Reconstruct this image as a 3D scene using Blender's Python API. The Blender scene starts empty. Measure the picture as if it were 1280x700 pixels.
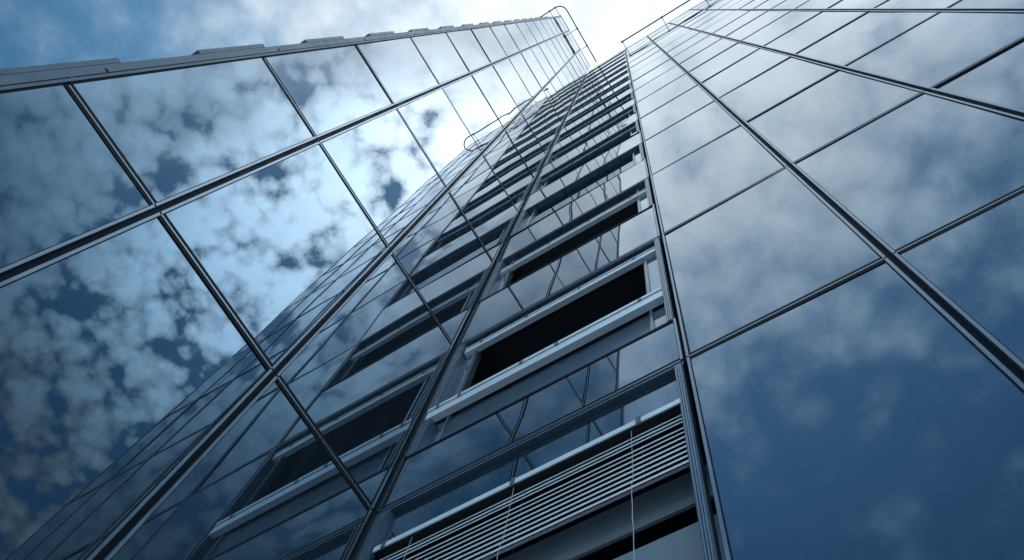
import bpy, bmesh, math, random
from mathutils import Vector, Matrix

S = bpy.context.scene
COL = S.collection
R_ = math.radians

# ------------------------------------------------------------------ camera
EYE = Vector((3.6036, -2.3764, 1.6))
AZ, EL, ROLL = R_(142.0047), R_(71.2853), R_(21.3070)
fw = Vector((math.cos(EL)*math.cos(AZ), math.cos(EL)*math.sin(AZ), math.sin(EL)))
rt0 = Vector((math.sin(AZ), -math.cos(AZ), 0)); up0 = rt0.cross(fw)
rt = math.cos(ROLL)*rt0 + math.sin(ROLL)*up0
up = -math.sin(ROLL)*rt0 + math.cos(ROLL)*up0
cd = bpy.data.cameras.new('camera'); cam = bpy.data.objects.new('camera', cd); COL.objects.link(cam)
cd.sensor_width = 36; cd.lens = 1071.45/1280*36; cd.clip_start = .05; cd.clip_end = 5000
M = Matrix((rt, up, -fw)).transposed().to_4x4(); M.translation = EYE
cam.matrix_world = M
S.camera = cam

# ------------------------------------------------------------------ exposure
S.view_settings.view_transform = 'Standard'; S.view_settings.look = 'None'
S.view_settings.exposure = 0.12; S.view_settings.gamma = 1; S.view_settings.use_curve_mapping = False

# ------------------------------------------------------------------ sky
SUN_EL, SUN_AZ = R_(80), R_(140)            # behind the towers, veiled by thin cloud
W = bpy.data.worlds.new('World'); S.world = W; W.use_nodes = True
nt = W.node_tree; nt.nodes.clear()
def N(t, **kw):
    n = nt.nodes.new(t)
    for k, v in kw.items(): setattr(n, k, v)
    return n
def LK(a, b): nt.links.new(a, b)
def mth(op, a, b=None, c=None, clamp=False):
    n = N('ShaderNodeMath', operation=op); n.use_clamp = clamp
    for i, v in enumerate((a, b, c)):
        if v is None: continue
        if isinstance(v, (int, float)): n.inputs[i].default_value = v
        else: LK(v, n.inputs[i])
    return n.outputs[0]
def smooth(v, lo, hi):
    n = N('ShaderNodeMapRange', interpolation_type='SMOOTHSTEP')
    LK(v, n.inputs['Value']); n.inputs['From Min'].default_value = lo; n.inputs['From Max'].default_value = hi
    return n.outputs[0]
def mixc(f, a, b):
    n = N('ShaderNodeMix', data_type='RGBA')
    if isinstance(f, (int, float)): n.inputs[0].default_value = f
    else: LK(f, n.inputs[0])
    for s, v in ((n.inputs[6], a), (n.inputs[7], b)):
        if isinstance(v, tuple): s.default_value = (*v, 1)
        else: LK(v, s)
    return n.outputs[2]
tc = N('ShaderNodeTexCoord')
sep = N('ShaderNodeSeparateXYZ'); LK(tc.outputs['Generated'], sep.inputs[0])
zz = mth('MAXIMUM', mth('ADD', sep.outputs[2], .15), .12)
px = mth('DIVIDE', sep.outputs[0], zz); py = mth('DIVIDE', sep.outputs[1], zz)
pl = N('ShaderNodeCombineXYZ'); LK(px, pl.inputs[0]); LK(py, pl.inputs[1])      # the cloud layer overhead
rad = mth('SQRT', mth('ADD', mth('MULTIPLY', px, px), mth('MULTIPLY', py, py)))
def noise(scale, det, rough, dist=0., off=0., lac=2.):
    mp = N('ShaderNodeMapping'); LK(pl.outputs[0], mp.inputs[0]); mp.inputs['Location'].default_value = (off, off*.7, off*.3)
    n = N('ShaderNodeTexNoise', noise_dimensions='3D'); LK(mp.outputs[0], n.inputs['Vector'])
    n.inputs['Scale'].default_value = scale; n.inputs['Detail'].default_value = det
    n.inputs['Roughness'].default_value = rough; n.inputs['Distortion'].default_value = dist; n.inputs['Lacunarity'].default_value = lac
    return n.outputs[0]
def puffs(scale, warp, off, rnd_=1.):
    """small rounded cloudlets: a smooth cell pattern bent by noise"""
    w = N('ShaderNodeTexNoise', noise_dimensions='3D'); LK(pl.outputs[0], w.inputs['Vector'])
    w.inputs['Scale'].default_value = scale*.9; w.inputs['Detail'].default_value = 7; w.inputs['Roughness'].default_value = .62
    sc = N('ShaderNodeVectorMath', operation='MULTIPLY_ADD'); LK(w.outputs['Color'], sc.inputs[0])
    sc.inputs[1].default_value = (warp/scale,)*3; LK(pl.outputs[0], sc.inputs[2])
    fl = N('ShaderNodeMapping'); LK(sc.outputs[0], fl.inputs[0]); fl.inputs['Location'].default_value = (off, off, 0); fl.inputs['Scale'].default_value = (1, 1, 0)
    v = N('ShaderNodeTexVoronoi', feature='SMOOTH_F1', voronoi_dimensions='2D'); LK(fl.outputs[0], v.inputs['Vector'])
    v.inputs['Scale'].default_value = scale; v.inputs['Smoothness'].default_value = .25; v.inputs['Randomness'].default_value = rnd_
    return mth('SUBTRACT', 1., v.outputs['Distance'])
n_big = noise(4.5, 3, .5, 0, 3.1)
n_fin = noise(34., 8, .62, .1, 1.7)
n_sft = noise(11.0, 7, .6, .15, 8.3)
n_shd = noise(20., 6, .6, .2, 5.2)
p_big = puffs(20., 1.5, .37)
p_sml = puffs(46., 1.4, 4.1)
sun_side = smooth(rad, .42, .05)                                  # 1 overhead, near the veiled sun
cum_zone = smooth(mth('ADD', px, mth('MULTIPLY', py, .9)), .05, .26)
cum_zone = mth('MULTIPLY', cum_zone, mth('ADD', .42, mth('MULTIPLY', smooth(py, -.17, -.02), .58)))                                   # broken cumulus towards +x
far_y = smooth(py, -.22, -.62)                                    # the layer thins out towards -y
# broken cloudlets
pf = mth('ADD', mth('MULTIPLY', p_big, .60), mth('MULTIPLY', p_sml, .40))
cv = mth('ADD', pf, mth('MULTIPLY', mth('SUBTRACT', n_fin, .5), .70))
cv = mth('ADD', cv, mth('MULTIPLY', mth('SUBTRACT', n_big, .5), .55))
cv = mth('ADD', cv, mth('MULTIPLY', smooth(rad, .75, .15), .22))
d_cum = mth('ADD', mth('MULTIPLY', smooth(cv, .375, .58), .86), .11)
# thin mottled veil
sv = mth('ADD', mth('MULTIPLY', n_sft, .7), mth('MULTIPLY', p_big, .26))
sv = mth('ADD', sv, mth('MULTIPLY', mth('SUBTRACT', n_big, .5), .30))
sv = mth('ADD', sv, mth('MULTIPLY', smooth(rad, .55, .08), .24))
sv = mth('SUBTRACT', sv, mth('MULTIPLY', far_y, .24))
sv = mth('SUBTRACT', sv, mth('MULTIPLY', smooth(px, -.22, -.50), .16))
d_sft = mth('ADD', mth('MULTIPLY', smooth(sv, .22, .80), .88), .10)
dens = mth('ADD', mth('MULTIPLY', d_cum, cum_zone), mth('MULTIPLY', d_sft, mth('SUBTRACT', 1., cum_zone)))
# brightness: forward scattering round the sun
glow = mth('POWER', 2.718, mth('MULTIPLY', mth('MULTIPLY', rad, rad), -4.0))
lum = mth('ADD', mth('MULTIPLY', glow, .68), .37)
lum = mth('MULTIPLY', lum, mth('ADD', 1., mth('MULTIPLY', mth('MULTIPLY', cum_zone, smooth(rad, .85, .40)), 1.45)))
lum = mth('MULTIPLY', lum, mth('SUBTRACT', 1., mth('MULTIPLY', smooth(rad, .50, .95), .55)))
body = mth('ADD', .62, mth('MULTIPLY', smooth(cv, .48, .85), .50))     # thick cloudlets are brighter than their ragged rims
lum = mth('MULTIPLY', lum, mth('ADD', mth('MULTIPLY', body, cum_zone), mth('SUBTRACT', 1., cum_zone)))
horizon_fill = smooth(sep.outputs[2], .66, .38)                            # unseen bright band added low in the sky to light bars, ground and rooms
lum = mth('ADD', lum, mth('MULTIPLY', horizon_fill, 1.7))
dens = mth('MAXIMUM', dens, horizon_fill)
lum = mth('MULTIPLY', lum, mth('ADD', .78, mth('MULTIPLY', n_shd, .44)))
cl = N('ShaderNodeMix', data_type='RGBA'); cl.blend_type = 'MULTIPLY'; cl.inputs[0].default_value = 1
LK(mixc(smooth(rad, .15, .70), (.91, 1.0, 1.08), (.54, .85, 1.12)), cl.inputs[6]); LK(lum, cl.inputs[7])
tintn = N('ShaderNodeMix', data_type='RGBA'); tintn.blend_type = 'MULTIPLY'; tintn.inputs[0].default_value = 1; LK(mixc(smooth(rad, .95, .25), (.17, .54, .66), (.58, 1.45, 1.62)), tintn.inputs[7])
sky = N('ShaderNodeTexSky', sky_type='NISHITA'); sky.sun_disc = False
sky.sun_elevation = SUN_EL; sky.sun_rotation = R_(90) - SUN_AZ
sky.air_density = 1.0; sky.dust_density = .3; sky.ozone_density = 3.0
bg1 = N('ShaderNodeBackground'); LK(sky.outputs[0], tintn.inputs[6]); LK(tintn.outputs[2], bg1.inputs[0]); bg1.inputs[1].default_value = .066
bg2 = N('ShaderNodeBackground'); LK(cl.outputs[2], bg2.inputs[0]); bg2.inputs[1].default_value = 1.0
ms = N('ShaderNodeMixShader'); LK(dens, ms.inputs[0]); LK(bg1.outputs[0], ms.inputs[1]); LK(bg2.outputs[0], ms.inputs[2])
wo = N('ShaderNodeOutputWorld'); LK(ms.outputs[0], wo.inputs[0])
W.cycles.sampling_method = 'MANUAL'; W.cycles.sample_map_resolution = 512

sd = bpy.data.lights.new('sun', 'SUN'); sun = bpy.data.objects.new('sun', sd); COL.objects.link(sun)
sd.energy = 1.0; sd.angle = R_(10); sd.color = (1, .985, .965)
sdir = Vector((math.cos(SUN_EL)*math.cos(SUN_AZ), math.cos(SUN_EL)*math.sin(SUN_AZ), math.sin(SUN_EL)))
sun.rotation_euler = sdir.to_track_quat('Z', 'Y').to_euler(); sun.location = (0, 0, 120)

# ------------------------------------------------------------------ materials
def mat(name, col, rough=.5, metal=0., ior=1.5, tint=None, vary=0., vscale=3., bump=0., bscale=20., stretch=None):
    m = bpy.data.materials.new(name); m.use_nodes = True
    t = m.node_tree; b = t.nodes['Principled BSDF']
    b.inputs['Base Color'].default_value = (*col, 1); b.inputs['Roughness'].default_value = rough
    b.inputs['Metallic'].default_value = metal; b.inputs['IOR'].default_value = ior
    if tint: b.inputs['Specular Tint'].default_value = (*tint, 1)
    if vary or bump:
        c = t.nodes.new('ShaderNodeTexCoord'); mp = t.nodes.new('ShaderNodeMapping')
        t.links.new(c.outputs['Object'], mp.inputs[0])
        if stretch: mp.inputs['Scale'].default_value = stretch
        if vary:
            n = t.nodes.new('ShaderNodeTexNoise'); n.inputs['Scale'].default_value = vscale; n.inputs['Detail'].default_value = 6
            t.links.new(mp.outputs[0], n.inputs['Vector'])
            r = t.nodes.new('ShaderNodeMapRange'); r.inputs[3].default_value = max(0, rough-vary); r.inputs[4].default_value = min(1, rough+vary)
            t.links.new(n.outputs[0], r.inputs[0]); t.links.new(r.outputs[0], b.inputs['Roughness'])
            mx = t.nodes.new('ShaderNodeMix'); mx.data_type = 'RGBA'
            mx.inputs[6].default_value = (*[x*(1-vary) for x in col], 1); mx.inputs[7].default_value = (*[min(1, x*(1+vary)) for x in col], 1)
            t.links.new(n.outputs[0], mx.inputs[0]); t.links.new(mx.outputs[2], b.inputs['Base Color'])
        if bump:
            n2 = t.nodes.new('ShaderNodeTexNoise'); n2.inputs['Scale'].default_value = bscale; n2.inputs['Detail'].default_value = 3
            t.links.new(mp.outputs[0], n2.inputs['Vector'])
            bu = t.nodes.new('ShaderNodeBump'); bu.inputs['Strength'].default_value = bump; bu.inputs['Distance'].default_value = .01
            t.links.new(n2.outputs[0], bu.inputs['Height']); t.links.new(bu.outputs[0], b.inputs['Normal'])
    return m

def glass_mat(name, base, dust):
    """coated facade glass: a mirror whose strength follows the angle, with a thin film of dirt and rain streaks"""
    m = mat(name, base, .0, 1.)
    t = m.node_tree; b = t.nodes['Principled BSDF']
    c = t.nodes.new('ShaderNodeTexCoord'); mp = t.nodes.new('ShaderNodeMapping'); mp.inputs['Scale'].default_value = (5, 5, .35)
    t.links.new(c.outputs['Object'], mp.inputs[0])
    n = t.nodes.new('ShaderNodeTexNoise'); n.inputs['Scale'].default_value = 1.6; n.inputs['Detail'].default_value = 7; n.inputs['Roughness'].default_value = .65
    t.links.new(mp.outputs[0], n.inputs['Vector'])
    r = t.nodes.new('ShaderNodeMapRange'); r.interpolation_type = 'SMOOTHSTEP'; r.inputs[1].default_value = .42; r.inputs[2].default_value = .8; r.inputs[3].default_value = dust*.5; r.inputs[4].default_value = dust
    t.links.new(n.outputs[0], r.inputs[0])
    d = t.nodes.new('ShaderNodeBsdfDiffuse'); d.inputs[0].default_value = (.20, .27, .34, 1)
    mx = t.nodes.new('ShaderNodeMixShader'); t.links.new(r.outputs[0], mx.inputs[0])
    t.links.new(b.outputs[0], mx.inputs[1]); t.links.new(d.outputs[0], mx.inputs[2])
    t.links.new(mx.outputs[0], t.nodes['Material Output'].inputs[0])
    return m
GLASS = glass_mat('mirror_glass', (.28, .35, .41), .09)
SPAND = glass_mat('spandrel_glass', (.26, .33, .39), .10)

def clear_glass():
    m = bpy.data.materials.new('window_glass'); m.use_nodes = True; t = m.node_tree
    t.nodes.remove(t.nodes['Principled BSDF'])
    tr = t.nodes.new('ShaderNodeBsdfTransparent'); tr.inputs[0].default_value = (.55, .62, .68, 1)
    g = t.nodes.new('ShaderNodeBsdfGlossy'); g.inputs['Roughness'].default_value = .01; g.inputs[0].default_value = (.8, .92, 1, 1)
    f = t.nodes.new('ShaderNodeFresnel'); f.inputs[0].default_value = 2.2
    mx = t.nodes.new('ShaderNodeMixShader')
    t.links.new(f.outputs[0], mx.inputs[0]); t.links.new(tr.outputs[0], mx.inputs[1]); t.links.new(g.outputs[0], mx.inputs[2])
    t.links.new(mx.outputs[0], t.nodes['Material Output'].inputs[0])
    return m
CLEAR = clear_glass()
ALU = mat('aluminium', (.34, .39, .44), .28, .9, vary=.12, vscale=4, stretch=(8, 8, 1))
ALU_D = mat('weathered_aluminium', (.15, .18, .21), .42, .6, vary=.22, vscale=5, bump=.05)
BLACK = mat('black_backing', (.004, .010, .018), .55, vary=.2, vscale=2)
RUBBER = mat('rubber_gasket', (.01, .011, .012), .6, vary=.15, vscale=30)
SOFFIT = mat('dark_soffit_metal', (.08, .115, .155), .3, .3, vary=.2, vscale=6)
RAILM = mat('dark_rail_paint', (.03, .033, .037), .4, vary=.2, vscale=9)
for m_ in (BLACK, RUBBER): m_.node_tree.nodes['Principled BSDF'].inputs['Specular IOR Level'].default_value = .12
SLAT = mat('blind_slat_paint', (.82, .84, .86), .25, .25, vary=.1, vscale=6)
BOXM = mat('blind_box_paint', (.80, .82, .83), .35, .15, vary=.14, vscale=5, bump=.03)
CORD = mat('cord', (.5, .52, .54), .8, vary=.2, vscale=50)
CEIL = mat('louvre_paint', (.22, .26, .29), .8, vary=.18, vscale=4, stretch=(1, 8, 1))
SHADE = mat('roller_blind_cloth', (.13, .17, .21), .8, vary=.1, vscale=3)
ROOM = mat('dark_room_paint', (.028, .034, .042), .9, vary=.2, vscale=2)
CONC = mat('paving_stone', (.36, .37, .38), .85, vary=.25, vscale=2.5, bump=.3, bscale=30)
ROOF = mat('roof_felt', (.10, .10, .105), .9, vary=.25, vscale=2, bump=.2)
PARA = mat('pale_parapet_metal', (.62, .65, .68), .4, .5, vary=.1, vscale=3)

# ------------------------------------------------------------------ helpers
rnd = random.Random(7)
def link(name, bm, m, parent=None, smooth=False):
    bmesh.ops.recalc_face_normals(bm, faces=bm.faces)
    me = bpy.data.meshes.new(name); bm.to_mesh(me); bm.free()
    for k in (m if isinstance(m, (list, tuple)) else [m]): me.materials.append(k)
    if smooth:
        for f in me.polygons: f.use_smooth = True
    o = bpy.data.objects.new(name, me); COL.objects.link(o)
    if parent: o.parent = parent
    return o
def box(bm, x0, x1, y0, y1, z0, z1):
    v = [bm.verts.new((x, y, z)) for x in (x0, x1) for y in (y0, y1) for z in (z0, z1)]
    for q in ((0, 1, 3, 2), (4, 6, 7, 5), (0, 4, 5, 1), (2, 3, 7, 6), (0, 2, 6, 4), (1, 5, 7, 3)):
        bm.faces.new([v[i] for i in q])
def tube(bm, pts, r, n=8):
    pts = [Vector(p) for p in pts]; rings = []
    for i, p in enumerate(pts):
        d = (pts[min(i+1, len(pts)-1)] - pts[max(i-1, 0)]).normalized()
        a = d.cross(Vector((0, 0, 1)) if abs(d.z) < .9 else Vector((1, 0, 0))).normalized(); b = d.cross(a)
        rings.append([bm.verts.new(p + r*(math.cos(2*math.pi*k/n)*a + math.sin(2*math.pi*k/n)*b)) for k in range(n)])
    for A, B in zip(rings, rings[1:]):
        for k in range(n): bm.faces.new((A[k], A[(k+1) % n], B[(k+1) % n], B[k]))
    bm.faces.new(rings[0]); bm.faces.new(rings[-1])
def empty(name, loc=(0, 0, 0)):
    o = bpy.data.objects.new(name, None); COL.objects.link(o); o.location = loc; o.empty_display_size = .5
    return o
def tag(o, label=None, cat=None, group=None, kind=None):
    for k, v in (('label', label), ('category', cat), ('group', group), ('kind', kind)):
        if v: o[k] = v
    return o

H = 3.6; Z0 = 7.4975
def zf(k): return Z0 + k*H
K0 = -2                                     # floor line at the pavement
KL, KR = 16, 14                             # left wing is two storeys higher
LY = [0, 1.4245, 2.930, 4.011]              # left wing mullions (metres from the inner corner)
RX = [0, 2.816, 4.382, 5.919, 7.421, 8.50, 9.58]

# a wall plane is a frame: a = along the wall, d = outwards, z = up
class Plane:
    def __init__(s, side): s.side = side
    def P(s, a, d, z): return (a, -d, z) if s.side == 'R' else (d, -a, z)
    def box(s, bm, a0, a1, d0, d1, z0, z1):
        p, q = s.P(a0, d0, z0), s.P(a1, d1, z1)
        box(bm, min(p[0], q[0]), max(p[0], q[0]), min(p[1], q[1]), max(p[1], q[1]), z0, z1)
PR, PL = Plane('R'), Plane('L')

def pane(P, a0, a1, z0, z1, m, parent, name, amp=.0014, tilt=.0030, d=0.):
    """one glass pane, 12 mm thick, very slightly bowed and out of true like every real one"""
    na = max(4, int((a1-a0)/.16)); nz = max(4, int((z1-z0)/.2))
    ta, tz = rnd.gauss(0, tilt), rnd.gauss(0, tilt)
    w = [(rnd.uniform(.5, 1.5)*math.pi, rnd.uniform(.5, 1.6)*math.pi, rnd.uniform(0, 6.3), rnd.uniform(-1, 1)) for _ in range(4)]
    bow = rnd.gauss(.5, .7)
    ac, zc = (a0+a1)/2, (z0+z1)/2
    bm = bmesh.new(); g = []
    for i in range(na+1):
        u = i/na; a = a0+(a1-a0)*u; row = []
        for j in range(nz+1):
            v = j/nz; z = z0+(z1-z0)*v
            dd = ta*(a-ac) + tz*(z-zc)*.6 + amp*bow*(1-(2*u-1)**2)*(1-(2*v-1)**2)
            for (fa, fz, ph, am) in w: dd += amp*.35*am*math.sin(fa*u*2+fz*v*2+ph)
            row.append(bm.verts.new(P.P(a, d+dd, z)))
        g.append(row)
    for i in range(na):
        for j in range(nz): bm.faces.new((g[i][j], g[i+1][j], g[i+1][j+1], g[i][j+1]))
    # rim and back
    rim0 = [g[i][0] for i in range(na+1)] + [g[na][j] for j in range(1, nz+1)] + [g[i][nz] for i in range(na-1, -1, -1)] + [g[0][j] for j in range(nz-1, 0, -1)]
    off = Vector(P.P(0, -.012, 0))
    rim = [bm.verts.new(v.co) for v in rim0]
    bk = [bm.verts.new(v.co + off) for v in rim]
    for i in range(len(rim)):
        k = (i+1) % len(rim); bm.faces.new((rim[i], rim[k], bk[k], bk[i]))
    bm.faces.new(bk)
    o = link(name, bm, m, parent)
    for f in o.data.polygons:
        f.use_smooth = f.index < na*nz
    return o

def unit(P, a0, a1, k, parent, name='glass_panel', gl=.024, gr=.024, m=None, zlo=None, zhi=None, edge=False):
    """a curtain wall unit: pane, black gasket round it, aluminium edge strips and transom strip"""
    z0 = zf(k) if zlo is None else zlo; z1 = zf(k+1) if zhi is None else zhi
    A0, A1 = a0+gl, a1-gr                   # outside of the vertical strips
    fwid, gw = .021, .007
    er = .004 if edge else fwid
    pa0, pa1 = A0+fwid+gw, A1-er-gw
    pz0, pz1 = z0+.054, z1-.050
    g = pane(P, pa0, pa1, pz0, pz1, m or GLASS, parent, name)
    f = bmesh.new()
    P.box(f, A0, A0+fwid, -.035, .012, z0+.012, z1-.012)
    if not edge: P.box(f, A1-fwid, A1, -.035, .012, z0+.012, z1-.012)
    P.box(f, A0+fwid, A1-fwid, -.035, .0105, z0-.009, z0+.009)
    link('frame', f, ALU, g)
    s = bmesh.new()
    P.box(s, A0+fwid+.001, pa0, -.03, .006, pz0-.006, pz1+.006); P.box(s, pa1, A1-.001 if edge else A1-fwid-.001, -.03, .006, pz0-.006, pz1+.006)
    P.box(s, pa0, pa1, -.03, .008, z0+.0095, pz0); P.box(s, pa0, pa1, -.03, .008, pz1, z1-.0095)
    link('gasket', s, RUBBER, g)
    return g

# ------------------------------------------------------------------ ground
bm = bmesh.new(); box(bm, -3000, 3000, -3000, 3000, -.5, 0); tag(link('ground', bm, CONC), kind='structure')

# ------------------------------------------------------------------ left wing
top_l = zf(KL)
lw = tag(empty('office_tower', (-6, -2, 0)), 'taller left wing of the tower, three columns of mirror panels reflecting broken clouds', 'building', None)
def lobj(*a, **k):
    o = link(*a, **k); o.parent = lw; o.matrix_parent_inverse = Matrix.Translation((6, 2, 0)); return o
class Sub:                                  # parts are modelled in world space and hung on their wing
    pass
def hang(o, root):
    o.parent = root; o.matrix_parent_inverse = Matrix.Translation(-root.location); return o
bm = bmesh.new(); box(bm, -12, -.045, -4.19+.06, -.001, 0, top_l-.05); hang(link('wall', bm, BLACK), lw)
bm = bmesh.new(); box(bm, -12, .008, -4.17, -.002, top_l+.004, top_l+.30); hang(link('roof', bm, ROOF), lw)
for c in range(3):
    for k in range(K0, KL):
        hang(unit(PL, LY[c], LY[c+1], k, None, gl=.050 if c == 0 else .024, gr=.002 if c == 2 else .024, edge=c == 2), lw)
# corner strip at the outer edge: one length per storey
for k in range(K0, KL):
    bm = bmesh.new(); PL.box(bm, LY[3]+.004, LY[3]+.105, -.16, .012, zf(k)-.004+.09, zf(k+1)+.084)
    o = hang(link('corner_trim', bm, ALU_D), lw)
    bm = bmesh.new(); PL.box(bm, LY[3]+.030, LY[3]+.036, -.02, .0155, zf(k)+.10, zf(k+1)+.07)
    box(bm, -.02, .0165, -LY[3]-.07, -LY[3]-.035, zf(k)+.55, zf(k)+.57); j = link('joint', bm, RUBBER)
    j.parent = o
    # opened sash standing off the narrow flank face, seen past the corner
    y0 = -4.19; z0 = zf(k)+.03*H; z1 = zf(k)+.61*H; d = .335
    bm = bmesh.new(); box(bm, -1.95, -.72, y0-d, y0-d+.05, z0+.16, z1); box(bm, -1.93, -.745, y0-d+.10, y0-d+.115, z0+.16, z1-.02)
    w = hang(link('opened_sash', bm, ALU_D), lw)
    for x in (-.76, -1.93):
        bm = bmesh.new()
        v = [bm.verts.new((xx, yy, z)) for xx in (x, x+.02) for (yy, z) in ((y0, z0), (y0-d+.052, z0+.17), (y0-d+.052, z1-.01), (y0, z1-.01))]
        bm.faces.new(v[:4]); bm.faces.new(v[4:])
        for i in range(4): bm.faces.new((v[i], v[(i+1) % 4], v[4+(i+1) % 4], v[4+i]))
        j = link('stay', bm, SOFFIT); j.parent = w

# ------------------------------------------------------------------ right wing
top_r = zf(KR)
rw = tag(empty('office_tower', (4.8, 6, 0)), 'lower right wing of the tower with strip windows beside wide mirror panels', 'building')
XE = RX[-1]
WX0, WX1 = .17, 2.75                        # window opening along the wall
REC = .10                                   # glass set back by this much
bm = bmesh.new(); box(bm, RX[1]+.0, XE-.05, .045, 12, 0, top_r-.02); hang(link('wall', bm, BLACK), rw)
bm = bmesh.new(); box(bm, .0, RX[1]-.002, 4.0, 12, 0, top_r-.02); box(bm, -12, -.002, .0, 12, 0, top_r-.02); hang(link('core_wall', bm, ROOM), rw)
bm = bmesh.new(); box(bm, .002, XE-.02, .02, 11.9, top_r, top_r+.10); hang(link('roof', bm, ROOF), rw)
bm = bmesh.new(); box(bm, .05, XE-.05, .045, .30, top_r+.11, zf(14.38)); hang(link('parapet', bm, BLACK), rw)
bm = bmesh.new(); box(bm, .05, XE, -.01, .31, zf(14.38)+.003, zf(14.38)+.05); hang(link('coping', bm, ALU_D), rw)
for c in range(6):
    hang(unit(PR, RX[c], RX[c+1], KR, None, 'parapet_panel', gl=.024 if c == 0 else .016, gr=.016, zhi=zf(14.38)), rw)
bm = bmesh.new(); box(bm, XE-.045, XE, -.004, 11.5, 0, top_r-.05); hang(link('corner_trim', bm, ALU_D), rw)
for c in range(1, 6):
    for k in range(K0, KR):
        hang(unit(PR, RX[c], RX[c+1], k, None, gl=.016 if c == 1 else .024, gr=.016 if c == 5 else .024), rw)

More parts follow.
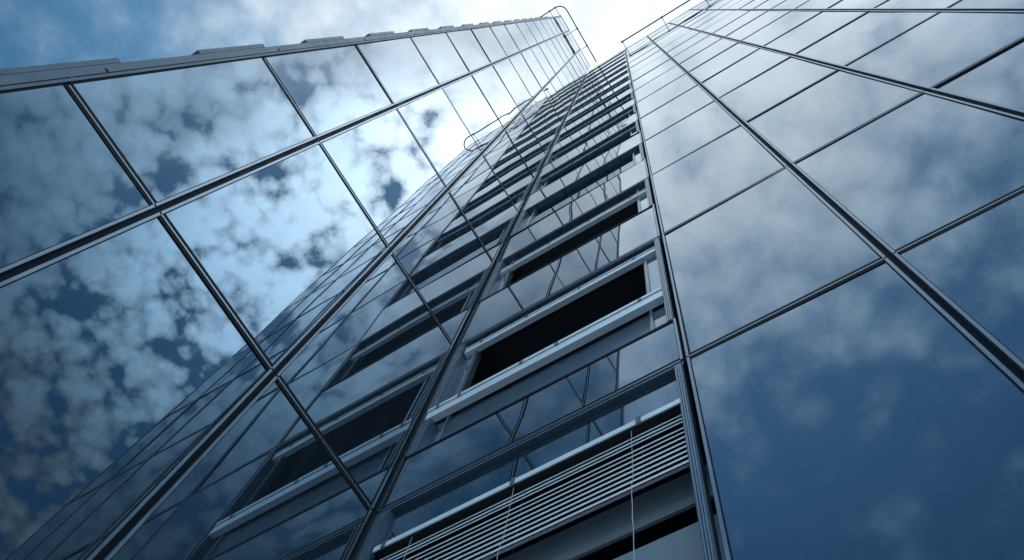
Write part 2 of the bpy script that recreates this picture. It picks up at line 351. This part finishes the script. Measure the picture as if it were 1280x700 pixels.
SP = .465                                   # spandrel height as a share of the storey
for k in range(K0, KR):
    zs = zf(k)
    sp = .245 if k in (-1, 0) else SP
    zt = zs + sp*H                          # top of the spandrel = bottom of the window
    zu = zf(k+1)
    # spandrel unit
    g = hang(unit(PR, 0, RX[1], k, None, 'spandrel_panel', gl=.024, gr=.012, m=SPAND, zlo=zs, zhi=zt+.012), rw)
    # floor slab behind it
    bm = bmesh.new(); box(bm, .03, RX[1]-.004, .05, 3.98, zs-.03 if k else zs+.08, zs+.30); hang(link('floor_slab', bm, ROOM), rw)
    bm = bmesh.new(); box(bm, .03, RX[1]-.004, .05, REC+.10, zs+.302, zt-.004); hang(link('spandrel_backing', bm, BLACK), rw)
    # window: side jambs, soffit, sill, glass, blind box
    w = tag(empty('window', (1.4, 0, zt)))
    def wpart(name, bm, m, par=None):
        o = link(name, bm, m); o.parent = w; o.matrix_parent_inverse = Matrix.Translation(-w.location); return o
    h0, h1 = zt+.006, zu-.055
    for (x0, x1, x2) in ((.030, .160, .330), (WX1+.062-.024, WX1-.012, WX1-.17)):
        bm = bmesh.new()                     # outer strip, then a stepped glazed cheek
        s = 1 if x1 > x0 else -1
        a, b = sorted((x0, x1)); box(bm, a, b, -.006, .06, h0, h1)
        a, b = sorted((x1, x1+s*.016)); box(bm, a, b, .0, REC+.02, h0, h1)
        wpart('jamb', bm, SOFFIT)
        bm = bmesh.new()
        for q in (.30, .62, .97):
            xx = x0+(x1-x0)*q; box(bm, xx-.005, xx+.005, -.016, -.0065, h0, h1)
        wpart('bead', bm, ALU)
        if k == -1: continue
        bm = bmesh.new(); a, b = sorted((x1+s*.018, x2)); box(bm, a, b, REC-.03, REC+.03, h0, h1)
        wpart('side_light', bm, SPAND)
        bm = bmesh.new()
        a, b = sorted((x2, x2+s*.022)); box(bm, a, b, REC-.05, REC+.04, h0, h1)
        a, b = sorted((x2+s*.03, x2+s*.04)); box(bm, a, b, REC-.035, REC+.04, h0, h1)
        wpart('mullion', bm, ALU)
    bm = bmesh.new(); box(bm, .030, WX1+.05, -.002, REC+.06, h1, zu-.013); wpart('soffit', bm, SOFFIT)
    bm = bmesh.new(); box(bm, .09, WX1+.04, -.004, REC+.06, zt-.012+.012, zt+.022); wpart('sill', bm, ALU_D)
    if k not in (-1, 0, 1):                      # those two stand open
        bm = bmesh.new(); box(bm, *((.20, WX1-.03) if k == -1 else (.36, WX1-.19)), REC, REC+.012, h0+.03, h1-.001)
        wpart('pane', bm, CLEAR)
    if k in (2, 4, 5, 8, 9, 12, 3, 7, 10):   # roller blinds, most drawn right down
        zl_ = {3: .55, 7: .3, 10: .7}.get(k, 0)*(h1-h0)
        bm = bmesh.new(); box(bm, .35, WX1-.18, REC+.035, REC+.042, h0+zl_+.03, h1); wpart('roller_blind', bm, SHADE)
    if k == -1:                              # fixed light above the lowered blind
        bm = bmesh.new(); box(bm, .175, WX1-.005, .045, .06, zu-.62, h1-.001); wpart('transom_light', bm, SPAND)
    # blind box (head rail of the blind) with clips
    zb = {-1: -.16, 0: -.06, 1: -.16}.get(k, -.17-.05*((k*7) % 3))*H + zu
    hb = .11 if k != -1 else .05
    if k not in (-1, 2):
        bm = bmesh.new(); box(bm, .20, WX1-.01, .02, .085, zb-.34*hb-hb*.9, zb-.34*hb)
        hr = wpart('blind_box', bm, BOXM if k < 2 else SOFFIT)
        bm = bmesh.new(); box(bm, .20, WX1-.01, .010, .028, zb-.20*hb, zb); o = link('lip', bm, BOXM); o.parent = hr
        bm = bmesh.new(); box(bm, .21, WX1-.02, .035, .085, zb-.34*hb+.001, zb-.05*hb); o = link('channel', bm, SOFFIT); o.parent = hr
        bm = bmesh.new()
        for x in (.42, 1.05, 1.75, 2.45): box(bm, x-.018, x+.018, .006, .05, zb-.34*hb, zb+.012)
        o = link('clip', bm, ALU_D); o.parent = hr
    if k == 0:                               # the lower rail of the pushed-open window
        zb = zs+.49*H; hb = .16
        bm = bmesh.new(); box(bm, .10, WX1-.02, -.02, .05, zb-.36*hb-hb*.9, zb-.36*hb)
        sr = wpart('sash_rail', bm, BOXM)
        bm = bmesh.new(); box(bm, .17, WX1-.04, .085, .099, h0+.03, zs+.44*H); wpart('lower_light', bm, SOFFIT)
        bm = bmesh.new(); box(bm, .10, WX1-.02, -.030, -.012, zb-.22*hb, zb+.02); o = link('lip', bm, BOXM); o.parent = sr
        bm = bmesh.new(); box(bm, .11, WX1-.03, -.004, .05, zb-.36*hb+.001, zb); o = link('channel', bm, RUBBER); o.parent = sr
        bm = bmesh.new(); box(bm, .10, WX1-.02, .03, .09, zb+.02, zb+.09); wpart('sash_frame', bm, SOFFIT)
        bm = bmesh.new()
        for x in (.22, .48, 1.2, 1.6, 2.5): box(bm, x-.018, x+.018, -.034, .0, zb-.36*hb, zb+.012)
        o = link('clip', bm, ALU_D); o.parent = sr
    hang(w, rw)
# wide grey inner louvres behind the lowest window
for (zt_, zb_) in ((6.34, 6.09), (5.80, 5.45), (5.17, 4.86)):
    bm = bmesh.new(); n = 4
    for j in range(n):
        z1 = zt_-(zt_-zb_)*j/n; z2 = zt_-(zt_-zb_)*(j+.86)/n; d = .012*j
        v = [bm.verts.new((x, .20+d+dy, z)) for x in (.06, RX[1]-.03) for (dy, z) in ((0, z1), (.034, z2), (.050, z2), (.016, z1))]
        bm.faces.new(v[:4]); bm.faces.new(v[4:])
        for q in range(4): bm.faces.new((v[q], v[(q+1) % 4], v[4+(q+1) % 4], v[4+q]))
    box(bm, .07, RX[1]-.04, .262, .275, zb_+.01, zt_-.01)
    hang(link('inner_louvre', bm, CEIL), rw)

# ------------------------------------------------------------------ the lowered blind
zh = zf(0)-.165*H
vb = tag(empty('venetian_blind', (1.45, .06, zh)), 'half lowered venetian blind of white slats hanging in the lowest visible window', 'window blind')
def vpart(name, bm, m, root=None):
    o = link(name, bm, m); o.parent = root or vb
    if root is None: o.matrix_parent_inverse = Matrix.Translation(-vb.location)
    return o
bm = bmesh.new(); box(bm, .205, 2.735, -.012, -.002, zh-.060, zh)
hr = vpart('head_rail', bm, BOXM)
bm = bmesh.new()
for x in (.30, 1.42, 2.42): box(bm, x-.018, x+.018, -.020, .03, zh-.07, zh+.012)
vpart('clip', bm, ALU_D, hr)
bm = bmesh.new(); box(bm, .212, 2.728, -.001, .11, zh-.075, zh-.006); vpart('rail_back', bm, RUBBER)
zs_ = [zh-.11-.045*i for i in range(3)] + [zh-.285-.060*i for i in range(8)]
for i, z in enumerate(zs_):
    bm = bmesh.new(); n = 6; ring = []
    tl = R_(66 + rnd.uniform(-2.5, 2.5)); z += rnd.uniform(-.003, .003)
    for s in range(n+1):
        u = s/n-.5; y = .055+u*.080*math.cos(tl) - .007*(1-4*u*u)*math.sin(tl); zz2 = z + u*.080*math.sin(tl) + .007*(1-4*u*u)*math.cos(tl)
        ring.append((y, zz2))
    for x0, x1 in ((.225, 2.715),):
        top = [[bm.verts.new((x, y, q+.0012)) for (y, q) in ring] for x in (x0, x1)]
        bot = [[bm.verts.new((x, y, q-.0012)) for (y, q) in ring] for x in (x0, x1)]
        for s in range(n):
            bm.faces.new((top[0][s], top[0][s+1], top[1][s+1], top[1][s])); bm.faces.new((bot[0][s], bot[1][s], bot[1][s+1], bot[0][s+1]))
        for q in (0, n): bm.faces.new((top[0][q], top[1][q], bot[1][q], bot[0][q]))
        for e in (0, 1): bm.faces.new(top[e]+bot[e][::-1])
    vpart('slat', bm, SLAT)
bm = bmesh.new(); box(bm, .225, 2.715, .055, .072, zs_[-1]-.034, zs_[-1]-.022); vpart('bottom_rail', bm, SLAT)
for x in (.55, 1.42, 2.35):
    bm = bmesh.new()
    tube(bm, [(x, .012, zh-.05), (x+.003, .012, zs_[-1]-.03)], .0016, 5); tube(bm, [(x+.03, .098, zh-.05), (x+.03, .098, zs_[-1]-.03)], .0016, 5)
    vpart('ladder_cord', bm, CORD)
for x, ln in ((1.42, .16), (2.35, 1.1)):
    bm = bmesh.new(); q = random.Random(int(x*100)); z = zs_[-1]-.05
    tube(bm, [(x+q.uniform(-.003, .003)*(1 if i else 0), .0+q.uniform(-.004, .004), z-ln*i/9) for i in range(10)], .0022, 5)
    vpart('pull_cord', bm, CORD)

# ------------------------------------------------------------------ facade rails near the roofs
def arc(c, r, a0, a1, n=14): return [(c[0]+r*math.cos(R_(a0+(a1-a0)*i/n)), c[1]+r*math.sin(R_(a0+(a1-a0)*i/n))) for i in range(n+1)]
zl = zf(16.2); zr = zf(14.35)
def rail(name, pts, z, posts, label):
    root = tag(empty(name, (pts[0][0], pts[0][1], z)), label, 'rail')
    def rp(nm, bm):
        o = link(nm, bm, RAILM); o.parent = root; o.matrix_parent_inverse = Matrix.Translation(-root.location)
    bm = bmesh.new(); tube(bm, [(p[0], p[1], z) for p in pts], .042, 8); rp('rail_tube', bm)
    for (a, b) in posts:
        bm = bmesh.new(); tube(bm, [(a[0], a[1], z-.03), (b[0], b[1], z-.03)], .02, 6); box(bm, a[0]-.06, a[0]+.06, a[1]-.06, a[1]+.06, z-.12, z-.035); rp('bracket', bm)
lp = [(.52, -.04), (.52, -4.15)] + arc((-.10, -4.19), .62, 0, -90) + [(-4.0, -4.81)]
rail('maintenance_rail', lp, zl, [((.52, y), (.0, y)) for y in (-1.35, -2.75)] + [((-.1, -4.81), (-.1, -4.18)), ((-.55, -4.81), (-.55, -4.18))],
     'dark tubular rail curling round the roof corner of the taller left wing')
rp_ = [(2.77, -.50), (9.40, -.50)] + arc((9.43, .12), .62, -90, 0) + [(10.05, 4.0)]
rail('maintenance_rail', rp_, zr, [((x, -.5), (x, .0)) for x in (2.9, 5.74, 8.58)] + [((10.05, 1.2), (9.58, 1.2))],
     'straight dark rail on brackets along the roof edge of the lower right wing')
print('objects', len(bpy.data.objects))
